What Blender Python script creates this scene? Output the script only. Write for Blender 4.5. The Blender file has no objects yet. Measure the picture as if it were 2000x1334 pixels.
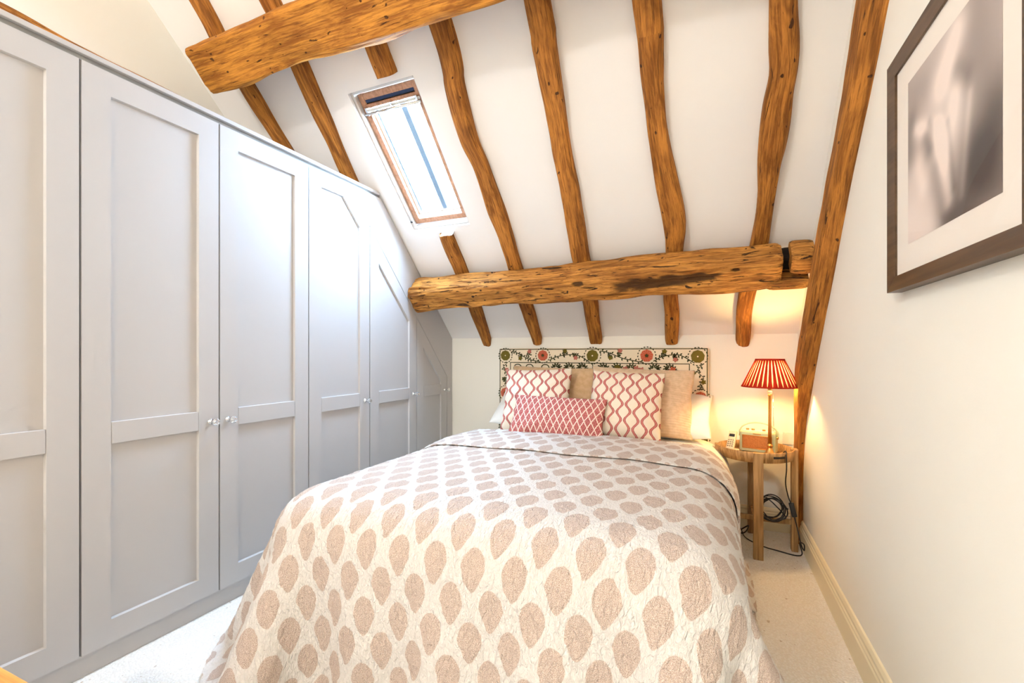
import bpy, bmesh, math, random
import numpy as np
from mathutils import Vector, Matrix, noise

scene = bpy.context.scene
random.seed(7)

# ------------------------------------------------------------------ camera, world, lights, exposure
cam_d = bpy.data.cameras.new('camera')
cam_d.sensor_fit = 'HORIZONTAL'; cam_d.sensor_width = 36.0; cam_d.lens = 16.2
cam_d.shift_y = 0.0115; cam_d.clip_start = 0.02
cam = bpy.data.objects.new('camera', cam_d); scene.collection.objects.link(cam)
cam.location = (0, 0, 1.15); cam.rotation_euler = (math.radians(90), 0, math.radians(23.32))
scene.camera = cam

world = bpy.data.worlds.new('overcast_sky'); scene.world = world
world.use_nodes = True
_bg = world.node_tree.nodes['Background']
_bg.inputs['Color'].default_value = (0.46, 0.70, 1.0, 1); _bg.inputs['Strength'].default_value = 104.0

vs = scene.view_settings
vs.view_transform = 'Standard'; vs.look = 'None'; vs.gamma = 1.0; vs.use_curve_mapping = False
vs.exposure = 0.34
scene.cycles.max_bounces = 6; scene.cycles.diffuse_bounces = 4; scene.cycles.transparent_max_bounces = 8; scene.cycles.caustics_reflective = False; scene.cycles.caustics_refractive = False
PENDANT_W = 188.0      # warm pendant hanging behind the camera
BEDSIDE_W = 9.6       # bedside lamp bulb

# ------------------------------------------------------------------ helpers
COL = scene.collection
def srgb(r, g, b):
    f = lambda c: (c/255/12.92 if c/255 <= .04045 else ((c/255+.055)/1.055)**2.4)
    return (f(r), f(g), f(b), 1)

class X:                                   # tiny expression builder for shader math
    def __init__(s, nt, sock): s.nt, s.k = nt, sock
    def m(s, op, *o, clamp=False):
        n = s.nt.nodes.new('ShaderNodeMath'); n.operation = op; n.use_clamp = clamp
        for i, v in enumerate((s,)+o):
            if isinstance(v, X): s.nt.links.new(v.k, n.inputs[i])
            else: n.inputs[i].default_value = v
        return X(s.nt, n.outputs[0])
    def __add__(s, o): return s.m('ADD', o)
    def __sub__(s, o): return s.m('SUBTRACT', o)
    def __mul__(s, o): return s.m('MULTIPLY', o)
    def __truediv__(s, o): return s.m('DIVIDE', o)
    def sin(s): return s.m('SINE')
    def abs(s): return s.m('ABSOLUTE')
    def fract(s): return s.m('FRACT')
    def min(s, o): return s.m('MINIMUM', o)
    def max(s, o): return s.m('MAXIMUM', o)
    def step(s, a, b):                     # smooth 0..1 from a to b
        n = s.nt.nodes.new('ShaderNodeMapRange'); n.interpolation_type = 'SMOOTHSTEP'
        s.nt.links.new(s.k, n.inputs[0]); n.inputs[1].default_value = a; n.inputs[2].default_value = b
        return X(s.nt, n.outputs[0])

class Mat:
    def __init__(s, name, color=(.8, .8, .8, 1), rough=.6, metal=0., spec=.5, sheen=0.):
        s.m = bpy.data.materials.new(name); s.m.use_nodes = True
        s.nt = s.m.node_tree; s.b = s.nt.nodes['Principled BSDF']
        s.b.inputs['Base Color'].default_value = color; s.b.inputs['Roughness'].default_value = rough
        s.b.inputs['Metallic'].default_value = metal; s.b.inputs['Specular IOR Level'].default_value = spec
        if sheen: s.b.inputs['Sheen Weight'].default_value = sheen
        s.bh = None
    def node(s, t): return s.nt.nodes.new(t)
    def link(s, a, b): s.nt.links.new(a, b)
    def coord(s, kind='Object'):
        n = s.node('ShaderNodeTexCoord'); return n.outputs[kind]
    def attr(s, name):
        n = s.node('ShaderNodeAttribute'); n.attribute_name = name; return n.outputs['Vector']
    def scale(s, sock, v):
        n = s.node('ShaderNodeMapping'); n.inputs['Scale'].default_value = v; s.link(sock, n.inputs[0]); return n.outputs[0]
    def noise(s, sock, sc, det=3, rough=.5, dist=0):
        n = s.node('ShaderNodeTexNoise'); n.inputs['Scale'].default_value = sc; n.inputs['Detail'].default_value = det
        n.inputs['Roughness'].default_value = rough; n.inputs['Distortion'].default_value = dist
        s.link(sock, n.inputs['Vector']); return X(s.nt, n.outputs['Fac'])
    def voro(s, sock, sc, feature='F1', rnd=1.0):
        n = s.node('ShaderNodeTexVoronoi'); n.feature = feature; n.inputs['Scale'].default_value = sc
        n.inputs['Randomness'].default_value = rnd; s.link(sock, n.inputs['Vector']); return X(s.nt, n.outputs['Distance'])
    def sep(s, sock):
        n = s.node('ShaderNodeSeparateXYZ'); s.link(sock, n.inputs[0]); return [X(s.nt, o) for o in n.outputs]
    def mix(s, f, a, b):
        n = s.node('ShaderNodeMix'); n.data_type = 'RGBA'
        s.link(f.k, n.inputs[0])
        for i, v in ((6, a), (7, b)):
            if isinstance(v, tuple): n.inputs[i].default_value = v
            else: s.link(v, n.inputs[i])
        return n.outputs[2]
    def color(s, sock): s.link(sock, s.b.inputs['Base Color']); return s
    def bump(s, h, strength=.3, dist=.01):
        n = s.node('ShaderNodeBump'); n.inputs['Strength'].default_value = strength; n.inputs['Distance'].default_value = dist
        s.link(h.k, n.inputs['Height'])
        if s.bh is not None: s.link(s.bh, n.inputs['Normal'])
        s.bh = n.outputs[0]; s.link(s.bh, s.b.inputs['Normal']); return s

def tag(o, label=None, cat=None, group=None, kind=None):
    if label: o['label'] = label
    if cat: o['category'] = cat
    if group: o['group'] = group
    if kind: o['kind'] = kind
    return o
def thing(name, loc, label, cat, group=None, kind=None):
    o = bpy.data.objects.new(name, None); COL.objects.link(o); o.location = loc; o.empty_display_size = .1
    return tag(o, label, cat, group, kind)
def world_loc(o):
    v = Vector(o.location)
    while o.parent: v = v + Vector(o.parent.location) + o.matrix_parent_inverse.translation; o = o.parent
    return v
def obj(name, v, f, mat, parent=None, smooth=False, uv=None, grain=None):
    me = bpy.data.meshes.new(name); me.from_pydata([tuple(p) for p in v], [], f); me.update()
    if uv is not None:
        l = me.uv_layers.new(name='UVMap'); ix = np.empty(len(me.loops), dtype=np.int32); me.loops.foreach_get('vertex_index', ix)
        l.data.foreach_set('uv', np.asarray(uv, dtype=np.float32)[ix].ravel())
    if grain is not None:
        a = me.attributes.new('grain', 'FLOAT_VECTOR', 'POINT'); a.data.foreach_set('vector', np.asarray(grain, dtype=np.float32).ravel())
    if smooth: me.polygons.foreach_set('use_smooth', [True]*len(me.polygons))
    o = bpy.data.objects.new(name, me); COL.objects.link(o)
    if mat: me.materials.append(mat.m if isinstance(mat, Mat) else mat)
    if parent: attach(o, parent)
    return o
def attach(o, parent):
    o.parent = parent; o.matrix_parent_inverse = Matrix.Translation(-world_loc(parent))
def from_bm(name, bm, mat, parent=None, smooth=False):
    bmesh.ops.recalc_face_normals(bm, faces=bm.faces[:])
    v = [x.co.copy() for x in bm.verts]; bm.verts.index_update()
    f = [[x.index for x in p.verts] for p in bm.faces]; bm.free()
    return obj(name, v, f, mat, parent, smooth)
def bm_box(bm, x0, x1, y0, y1, z0, z1, bev=0, seg=2, M=None):
    t = bmesh.new()
    q = [t.verts.new((x, y, z)) for z in (z0, z1) for y in (y0, y1) for x in (x0, x1)]
    for f in ((0, 2, 3, 1), (4, 5, 7, 6), (0, 1, 5, 4), (2, 6, 7, 3), (0, 4, 6, 2), (1, 3, 7, 5)): t.faces.new([q[i] for i in f])
    if bev: bmesh.ops.bevel(t, geom=t.edges[:], offset=bev, segments=seg, profile=.5, affect='EDGES')
    if M is not None: bmesh.ops.transform(t, matrix=M, verts=t.verts[:])
    m = {}
    for p in t.verts: m[p] = bm.verts.new(p.co)
    for p in t.faces: bm.faces.new([m[x] for x in p.verts])
    t.free(); return bm
def box(name, x0, x1, y0, y1, z0, z1, mat, parent=None, bev=0, seg=2, M=None, smooth=False):
    return from_bm(name, bm_box(bmesh.new(), x0, x1, y0, y1, z0, z1, bev, seg, M), mat, parent, smooth)
def lathe(name, prof, mat, parent=None, org=(0, 0, 0), n=24, axis='Z', smooth=True, flute=0, M=None, caps=True):
    v = []; f = []
    for r, h in prof:
        for i in range(n):
            a = 2*math.pi*i/n; rr = r*(1+flute*(i % 2))
            p = {'Z': (rr*math.cos(a), rr*math.sin(a), h), 'X': (h, rr*math.cos(a), rr*math.sin(a)), 'Y': (rr*math.cos(a), -h, rr*math.sin(a))}[axis]
            v.append(p)
    k = len(prof)
    for j in range(k-1):
        for i in range(n): f.append((j*n+i, j*n+(i+1) % n, (j+1)*n+(i+1) % n, (j+1)*n+i))
    if caps and prof[0][0] > 1e-6: f.append(tuple(range(n))[::-1])
    if caps and prof[-1][0] > 1e-6: f.append(tuple((k-1)*n+i for i in range(n)))
    v = [(M @ Vector(p) if M is not None else Vector(p)) + Vector(org) for p in v]
    return obj(name, v, f, mat, parent, smooth)
def catmull(P, n):
    P = [Vector(p) for p in P]; out = []
    Q = [2*P[0]-P[1]] + P + [2*P[-1]-P[-2]]
    for i in range(1, len(Q)-2):
        for k in range(n):
            t = k/n; a, b, c, d = Q[i-1:i+3]
            out.append(.5*((2*b)+(c-a)*t+(2*a-5*b+4*c-d)*t*t+(-a+3*b-3*c+d)*t**3))
    out.append(P[-1]); return out
def tube_data(path, r, n=8):
    v = []; f = []; up = None; k = len(path)
    for i, p in enumerate(path):
        t = (path[min(i+1, k-1)]-path[max(i-1, 0)]).normalized()
        if up is None: up = t.orthogonal().normalized()
        up = (up-t*up.dot(t)).normalized(); s = t.cross(up)
        rr = r[i] if isinstance(r, list) else r
        for j in range(n):
            a = 2*math.pi*j/n; v.append(p+up*math.cos(a)*rr+s*math.sin(a)*rr)
    for i in range(k-1):
        for j in range(n): f.append((i*n+j, i*n+(j+1) % n, (i+1)*n+(j+1) % n, (i+1)*n+j))
    f.append(tuple(range(n))[::-1]); f.append(tuple((k-1)*n+j for j in range(n)))
    return v, f
def tube(name, path, r, mat, parent=None, n=8):
    v, f = tube_data([Vector(p) for p in path], r, n); return obj(name, v, f, mat, parent, True)
def merge(parts):
    V = []; Fc = []
    for v, f in parts:
        o = len(V); V += list(v); Fc += [tuple(i+o for i in q) for q in f]
    return V, Fc

# roof slope frame: x along the wall, s up the slope from the back wall, d into the room
YB, ZB, XR, XL = 3.42, 1.276, 0.51, -2.90
R2 = math.sqrt(.5)
def SP(x, s, d): return Vector((x, YB-R2*s-R2*d, ZB+R2*s-R2*d))
E_UP = Vector((0, -R2, R2)); E_IN = Vector((0, -R2, -R2)); E_X = Vector((1, 0, 0))
def sbox(name, x0, x1, s0, s1, d0, d1, mat, parent=None, bev=0):
    M = Matrix(((1, 0, 0, 0), (0, E_UP.y, E_IN.y, YB), (0, E_UP.z, E_IN.z, ZB), (0, 0, 0, 1)))
    return box(name, x0, x1, s0, s1, d0, d1, mat, parent, bev, 2, M)

def timber(name, st, mat, label, cat, group=None, rough=.005, power=4., n=22, step=.03, seed=0., kind=None, ends=.88, wear=None):
    """st: (centre, A, B, half_a, half_b); a bent, hand-hewn timber along the stations"""
    C = catmull([s[0] for s in st], 12); HA = catmull([(s[3], s[4], 0) for s in st], 12)
    L = [0.]
    for i in range(1, len(C)): L.append(L[-1]+(C[i]-C[i-1]).length)
    tot = L[-1]; k = max(8, int(tot/step)); A = st[0][1]; B = st[0][2]
    Ax = np.array(L); V = []; G = []; F = []; W = []
    cs = np.array([c[:] for c in C]); hs = np.array([h[:2] for h in HA])
    for j in range(k+1):
        l = tot*j/k
        c = Vector([np.interp(l, Ax, cs[:, q]) for q in range(3)]); ha, hb = [np.interp(l, Ax, hs[:, q]) for q in range(2)]
        e = min(l, tot-l); sc = ends+(1-ends)*min(1, e/.03)**.5
        for i in range(n):
            t = 2*math.pi*(i+.5)/n; cx, sx = math.cos(t), math.sin(t)
            a = ha*math.copysign(abs(cx)**(2/power), cx)*sc; b = hb*math.copysign(abs(sx)**(2/power), sx)*sc
            w = noise.noise(Vector((a*9+seed, b*9, l*2.2)))*1.6 + noise.noise(Vector((a*30, b*30+seed, l*3.5)))*.9 + noise.noise(Vector((a*75, b*75, l*6+seed)))*.55
            w *= rough; r = math.hypot(a, b)+1e-6
            we = wear(a, b, l) if wear else 0.; w -= .02*we; W.append(we)
            V.append(c+A*(a*(1+w/r))+B*(b*(1+w/r))); G.append((a+seed, b, l))
    for j in range(k):
        for i in range(n): F.append((j*n+i, j*n+(i+1) % n, (j+1)*n+(i+1) % n, (j+1)*n+i))
    for j, rv in ((0, True), (k, False)):
        V.append(sum((V[j*n+i] for i in range(n)), Vector())/n); G.append((seed, 0, tot*j/k)); m = len(V)-1
        for i in range(n):
            q = (j*n+i, j*n+(i+1) % n, m); F.append(q[::-1] if rv else q)
    o = obj(name, V, F, mat, None, True, grain=G)
    if wear:
        at = o.data.attributes.new('wear', 'FLOAT', 'POINT'); at.data.foreach_set('value', np.array(W+[0., 0.], dtype=np.float32))
    try: o.data.set_sharp_from_angle(angle=math.radians(50))
    except Exception: pass
    return tag(o, label, cat, group, kind)

# ------------------------------------------------------------------ materials
def paint(name, col, rough=.75, b=.06):
    m = Mat(name, col, rough, spec=.3); c = m.coord()
    m.bump(m.noise(c, 14, 4, .6), b, .01); m.bump(m.noise(c, 3, 2), b*1.5, .03); return m
M_WALL = paint('cream_wall_paint', srgb(247, 242, 230))
M_CEIL = paint('white_ceiling_plaster', srgb(244, 239, 234), .8, .1)
M_TRIM = paint('cream_gloss_trim', srgb(240, 228, 196), .35, .01)
M_WARD = paint('pale_grey_furniture_paint', srgb(195, 191, 189), .42, .015)
M_WHITE = paint('white_satin_paint', srgb(244, 242, 238), .4, .01)

def oak(name, light, dark, crack, amount=.62, streak=.56, knots=.0):
    m = Mat(name, light, .7, spec=.25); g = m.attr('grain')
    ga = m.noise(m.scale(g, (90, 90, 5)), 1, 6, .68, .7)
    gb = m.noise(m.scale(g, (11, 11, 2.6)), 1, 5, .6, 1.4)
    gc = m.noise(m.scale(g, (30, 30, 4.2)), 1, 6, .65, 1.6)
    gd = m.noise(m.scale(g, (160, 160, 7)), 1, 3, .6, .4)
    gk = m.noise(m.scale(g, (34, 34, 22)), 1, 1, .5)
    kn = m.voro(m.scale(g, (7, 7, 2.4)), 1)
    ringk = (kn*46.+ga*6.).sin()*.5+.5
    f = (ga*.65+gb*.5).step(.45, .70)
    c1 = m.mix(f, dark, light)
    c1 = m.mix(kn.step(.30, .08)*ringk*.8, c1, dark)
    c1 = m.mix(gd.step(streak, streak+.10)*.8, c1, m.mix(gb, crack, dark))
    wn_ = m.node('ShaderNodeAttribute'); wn_.attribute_name = 'wear'; wr = X(m.nt, wn_.outputs['Fac'])
    cr = gc.step(amount, amount+.05).max(gk.step(.745-knots, .765-knots)).max((wr*1.25+ga*1.1+gc*.9-1.0).step(.24, .72)*.92)
    m.color(m.mix(cr*.92, c1, crack))
    m.bump(ga, .7, .010); m.bump(gd, .35, .004); m.bump((cr*-1.), .9, .014); return m
M_OAK = oak('old_oak_rafter', srgb(198, 130, 56), srgb(126, 74, 26), srgb(62, 34, 12), .64, .57)
M_PURLIN = oak('weathered_oak_purlin', srgb(212, 148, 70), srgb(140, 86, 34), srgb(36, 20, 10), .585, .55, .02)
M_BEAM = oak('honey_oak_beam', srgb(208, 140, 54), srgb(142, 84, 26), srgb(78, 42, 14), .64, .57)

def planewood(name, light, dark, rough=.5, scl=(60, 60, 3)):
    m = Mat(name, light, rough, spec=.4); c = m.coord()
    f = m.noise(m.scale(c, scl), 1, 4, .6, .5); m.color(m.mix(f.step(.3, .7), dark, light)); m.bump(f, .15, .004); return m
M_PINE = planewood('pale_pine_window', srgb(196, 146, 114), srgb(164, 116, 84))
M_FRAME = paint('off_white_window_frame', srgb(214, 207, 200), .5, .01)
M_TABLE = planewood('limed_oak_table', srgb(186, 146, 94), srgb(126, 90, 50), .6)
M_CHEST = planewood('golden_oak_chest', srgb(222, 164, 88), srgb(186, 122, 54), .4, (3, 60, 60))
M_DARKFRAME = planewood('bronze_brown_frame', srgb(92, 68, 46), srgb(66, 47, 30), .4, (40, 3, 40))

def carpet():
    m = Mat('cream_loop_carpet', srgb(248, 245, 239), .95, spec=.1, sheen=.2); c = m.coord()
    v = m.voro(c, 130); s = m.noise(c, 55, 2, .6); big = m.noise(c, 2.5, 2)
    col = m.mix(v.step(.1, .75), srgb(249, 246, 241), srgb(236, 230, 221))
    fl = m.noise(c, 38, 1).step(.72, .76)
    m.color(m.mix(fl*.6, m.mix(big.step(.3, .7)*.25, col, srgb(238, 231, 221)), srgb(170, 140, 108)))
    m.bump(v, .7, .006); m.bump(s, .3, .01); return m
M_CARPET = carpet()

M_CHROME = Mat('chrome', (.8, .8, .8, 1), .12, 1.0)
M_BRASS = Mat('antique_brass', srgb(196, 150, 88), .3, 1.0)
M_BLACK = Mat('black_plastic', srgb(18, 17, 18), .45)
M_STEEL = Mat('blue_grey_metal', srgb(118, 140, 160), .5, .2)
M_NAVY = Mat('navy_blind_fabric', srgb(30, 48, 82), .7)
M_PLASTIC = Mat('white_plastic', srgb(238, 232, 220), .35)
def glass(name, refl=.05):
    m = bpy.data.materials.new(name); m.use_nodes = True; nt = m.node_tree; nt.nodes.clear()
    o = nt.nodes.new('ShaderNodeOutputMaterial'); t = nt.nodes.new('ShaderNodeBsdfTransparent'); g = nt.nodes.new('ShaderNodeBsdfGlossy')
    g.inputs['Roughness'].default_value = .02; x = nt.nodes.new('ShaderNodeMixShader'); x.inputs[0].default_value = refl
    nt.links.new(t.outputs[0], x.inputs[1]); nt.links.new(g.outputs[0], x.inputs[2]); nt.links.new(x.outputs[0], o.inputs[0])
    return m
M_PANE = glass('clear_window_glass')
M_CRYSTAL = Mat('crystal_glass', (1, 1, 1, 1), .03); M_CRYSTAL.b.inputs['Transmission Weight'].default_value = .85; M_CRYSTAL.b.inputs['IOR'].default_value = 1.5

def cloth(name, col, col2=None, rib=0, wr=.3):
    m = Mat(name, col, .9, spec=.15, sheen=.15); u = m.coord('UV'); 
    n = m.noise(u, 16, 4, .6); w = m.noise(u, 900, 1)
    if col2: m.color(m.mix(m.noise(u, 40, 3).step(.3, .7), col, col2))
    m.bump(w, .25, .001); m.bump(n, wr, .012)
    if rib:
        y = m.sep(u)[1]; m.bump((y*rib+m.noise(u, 9, 2)*2.).sin(), .3, .003)
    return m
M_SHEET = cloth('cream_white_cotton', srgb(246, 240, 228))
M_WPIL = cloth('white_pillow_cotton', srgb(248, 245, 238))
M_TAN = cloth('tan_linen_pillow', srgb(216, 184, 146), srgb(204, 170, 130), 0)
M_TANR = cloth('ribbed_oatmeal_linen', srgb(228, 200, 168), srgb(214, 184, 150), 420)

def quilt_mat():
    m = Mat('leaf_print_quilt', srgb(248, 240, 232), .92, spec=.12, sheen=.1); u = m.coord('UV'); x, y, _ = m.sep(u)
    SX, SY, HW, HH = .130, .200, .039, .060
    wob = (m.noise(u, 30, 2)-.5)*.012; x = x+wob; y = y+wob
    def leaf(ox, oy):
        p = ((x+ox)/SX).fract()-.5; q = ((y+oy)/SY).fract()-.5
        p = p*SX; q = q*(-SY)/HH
        taper = (q+.10).max(0.)*.42
        p = p/HW/(taper*-1.+1.)
        q2 = q*q; return p*p+q2.m('POWER', 1.0)
    d = leaf(0., 0.).min(leaf(SX/2, SY/2))
    inside = d.step(1.06, .92)
    speck = m.noise(u, 420, 2, .7)
    lc = m.mix(speck.step(.38, .62), srgb(188, 160, 143), srgb(228, 212, 200))
    m.color(m.mix(inside, srgb(237, 230, 223), lc))
    m.bump(m.noise(m.scale(u, (1.5, .8, 1)), 70, 3, .6, .8), 1.0, .014); m.bump(m.noise(u, 220, 2), .3, .002); m.bump(m.noise(u, 20, 3), .4, .016)
    return m
M_QUILT = quilt_mat()

def wave_mat():
    m = Mat('red_wave_print_linen', srgb(240, 226, 206), .9, spec=.15); u = m.coord('UV'); x, y, _ = m.sep(u)
    SPC, A, P, HWD = .050, .0140, .098, .0080
    s = (y*(2*math.pi/P)).sin()*A
    def line(sg, off):
        t = ((x+s*sg+off)/(2*SPC)).fract()-.5; return (t*(2*SPC)).abs()
    d = line(1., SPC).min(line(-1., 0.))
    jag = (m.noise(u, 300, 1)-.5)*.006
    f = (d+jag).step(HWD+.001, HWD-.001)
    core = (d+jag*2.).step(.0035, .006)
    red = m.mix(core, srgb(196, 118, 108), srgb(142, 50, 50))
    m.color(m.mix(f, m.mix(m.noise(u, 30, 2), srgb(242, 228, 210), srgb(232, 214, 190)), red))
    m.bump(m.noise(u, 700, 1), .25, .001); m.bump(m.noise(u, 14, 3), .25, .012); return m
M_WAVE = wave_mat()

def lattice_mat():
    m = Mat('red_lattice_print', srgb(166, 70, 70), .9, spec=.15); u = m.coord('UV'); x, y, _ = m.sep(u)
    PX, PY = .041, .078
    wb = (m.noise(u, 25, 2)-.5)*.10
    a = ((x/PX+y/PY+wb).fract()-.5).abs(); b = ((x/PX-y/PY-wb).fract()-.5).abs()
    edge = a.max(b).step(.40, .45)
    st = ((x*2.+y.abs()*0.)*(2*math.pi/.0125)+(m.noise(u, 120, 2))*3.).sin()
    fe = (st*.5+.5)*m.noise(u, 160, 2).step(.3, .6)
    red = m.mix(fe.step(.35, .6), srgb(158, 58, 60), srgb(212, 156, 146))
    m.color(m.mix(edge, red, srgb(240, 218, 204)))
    m.bump(m.noise(u, 500, 1), .3, .0015); m.bump(m.noise(u, 14, 3), .25, .012); return m
M_LATTICE = lattice_mat()

M_HB = cloth('cream_embroidered_linen', srgb(246, 230, 204), srgb(238, 220, 190), 0, .08)
M_OLIVE = cloth('olive_embroidery', srgb(122, 106, 42), srgb(98, 86, 34))
M_CORAL = cloth('coral_embroidery', srgb(206, 106, 72), srgb(176, 76, 50))
M_DKGREEN = cloth('dark_green_embroidery', srgb(76, 74, 40), srgb(60, 58, 34))
M_PINKF = cloth('pink_embroidery', srgb(206, 132, 112), srgb(176, 92, 80))

# ------------------------------------------------------------------ room shell
def S_(o, kind='structure'): o['kind'] = kind; return o
S_(box('floor', XL-.1, XR+.1, -3.7, YB+.1, -.12, 0, M_CARPET))
S_(box('wall_right', XR, XR+.12, -3.7, YB+.12, 0, 4.4, M_WALL))
S_(box('wall_left', XL-.12, XL, -3.7, YB+.12, 0, 4.4, M_WALL))
S_(box('wall_back', XL-.12, XR+.12, YB, YB+.12, 0, ZB+.02, M_WALL))
S_(box('wall_rear', XL-.12, XR+.12, -3.72, -3.6, 0, 4.4, M_WALL))
# sloping ceiling with the skylight opening
WX0, WX1, WS0, WS1 = -1.915, -1.465, 1.03, 1.928
STOP = (4.2-ZB)/R2
bm = bmesh.new()
Ms = Matrix(((1, 0, 0, 0), (0, E_UP.y, E_IN.y, YB), (0, E_UP.z, E_IN.z, ZB), (0, 0, 0, 1)))
xb = [XL-.12, WX0, WX1, XR+.12]; sb = [-.12, WS0, WS1, STOP+.1]
pos = {}
def pv(i, j, k):
    if (i, j, k) not in pos: pos[(i, j, k)] = bm.verts.new(Ms @ Vector((xb[i], sb[j], (0, -.16)[k])))
    return pos[(i, j, k)]
for i in range(3):
    for j in range(3):
        if i == 1 and j == 1: continue
        for k in (0, 1): bm.faces.new([pv(i, j, k), pv(i+1, j, k), pv(i+1, j+1, k), pv(i, j+1, k)])
for (a, b) in (((1, 1), (2, 1)), ((2, 1), (2, 2)), ((2, 2), (1, 2)), ((1, 2), (1, 1))):
    bm.faces.new([pv(*a, 0), pv(*b, 0), pv(*b, 1), pv(*a, 1)])
ring = [(0, 0), (1, 0), (2, 0), (3, 0), (3, 1), (3, 2), (3, 3), (2, 3), (1, 3), (0, 3), (0, 2), (0, 1)]
for a, b in zip(ring, ring[1:]+ring[:1]): bm.faces.new([pv(*a, 0), pv(*b, 0), pv(*b, 1), pv(*a, 1)])
S_(from_bm('ceiling', bm, M_CEIL))
S_(box('ceiling_flat', XL-.12, XR+.12, -3.7, SP(0, STOP, 0).y+.1, 4.2, 4.32, M_CEIL))

# skirting boards
def skirting(name, along, a0, a1):
    prof = [(0, 0), (.020, 0), (.020, .098), (.016, .104), (.016, .112), (.012, .118), (.012, .130), (.006, .142), (0, .146)]
    v = []; f = []; n = len(prof)
    for a in (a0, a1):
        for t, z in prof: v.append((XR-t, a, z) if along == 'y' else (a, YB-t, z))
    for i in range(n-1): f.append((i, i+1, n+i+1, n+i))
    f += [tuple(range(n)), tuple(range(n, 2*n))]
    bmx = bmesh.new(); q = [bmx.verts.new(p) for p in v]
    for p in f: bmx.faces.new([q[i] for i in p])
    return S_(from_bm(name, bmx, M_TRIM))
skirting('baseboard_right', 'y', -3.6, 3.24)
skirting('baseboard_back', 'x', -2.02, XR-.02)

# ------------------------------------------------------------------ skylight
w1 = thing('window_1', SP((WX0+WX1)/2, WS0, 0), 'narrow pine roof window set in the sloping white ceiling', 'window', kind='structure')
def ring_parts(name, ins, wid, d0, d1, mat, bev=.003):
    x0, x1, s0, s1 = WX0+ins, WX1-ins, WS0+ins*1.4, WS1-ins*1.4
    sbox(name, x0, x0+wid, s0, s1, d0, d1, mat, w1, bev); sbox(name, x1-wid, x1, s0, s1, d0, d1, mat, w1, bev)
    sbox(name, x0+wid, x1-wid, s0, s0+wid, d0, d1, mat, w1, bev); sbox(name, x0+wid, x1-wid, s1-wid, s1, d0, d1, mat, w1, bev)
ring_parts('outer_frame', .001, .016, -.13, -.022, M_FRAME)
ring_parts('sash_frame', .019, .036, -.12, -.050, M_PINE)
ring_parts('glazing_bead', .056, .010, -.105, -.078, M_FRAME, .002)
g = sbox('glass_pane', WX0+.05, WX1-.05, WS0+.07, WS1-.07, -.100, -.096, M_PANE, w1)
sbox('glazing_bar', -1.678, -1.640, WS0+.07, WS1-.09, -.118, -.101, M_STEEL, w1, .002)
sbox('spacer_strip', -1.850, -1.838, WS0+.09, WS1-.12, -.116, -.101, M_STEEL, w1)
sbox('blind_cassette', WX0+.035, WX1-.035, 1.846, 1.872, -.085, -.055, M_NAVY, w1, .004)
sbox('top_rail', WX0+.03, WX1-.03, 1.822, 1.842, -.09, -.045, M_PINE, w1, .003)
for x in (WX0+.05, -1.69, WX1-.05): sbox('handle_bracket', x-.006, x+.006, 1.785, 1.83, -.055, -.028, M_CHROME, w1, .002)
tube('ventilation_bar', [SP(WX0+.03, 1.795, -.030), SP(WX1-.03, 1.795, -.030)], .008, M_CHROME, w1, 12)
sbox('bar_plate', WX0+.035, WX1-.035, 1.804, 1.818, -.048, -.038, M_WHITE, w1, .002)
lathe('catch', [(0, -.004), (.007, -.004), (.007, .004), (0, .004)], M_BLACK, w1, SP(WX0+.009, 1.09, -.018), 12, 'Z')
pd = bpy.data.lights.new('skylight_portal', 'AREA'); pd.shape = 'RECTANGLE'; pd.size = WX1-WX0; pd.size_y = WS1-WS0
pd.cycles.is_portal = True
po = bpy.data.objects.new('skylight_portal', pd); COL.objects.link(po)
po.matrix_world = Matrix.Translation(SP((WX0+WX1)/2, (WS0+WS1)/2, -.15)) @ Matrix(((1, 0, 0), (0, R2, R2), (0, -R2, R2))).to_4x4()

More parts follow.
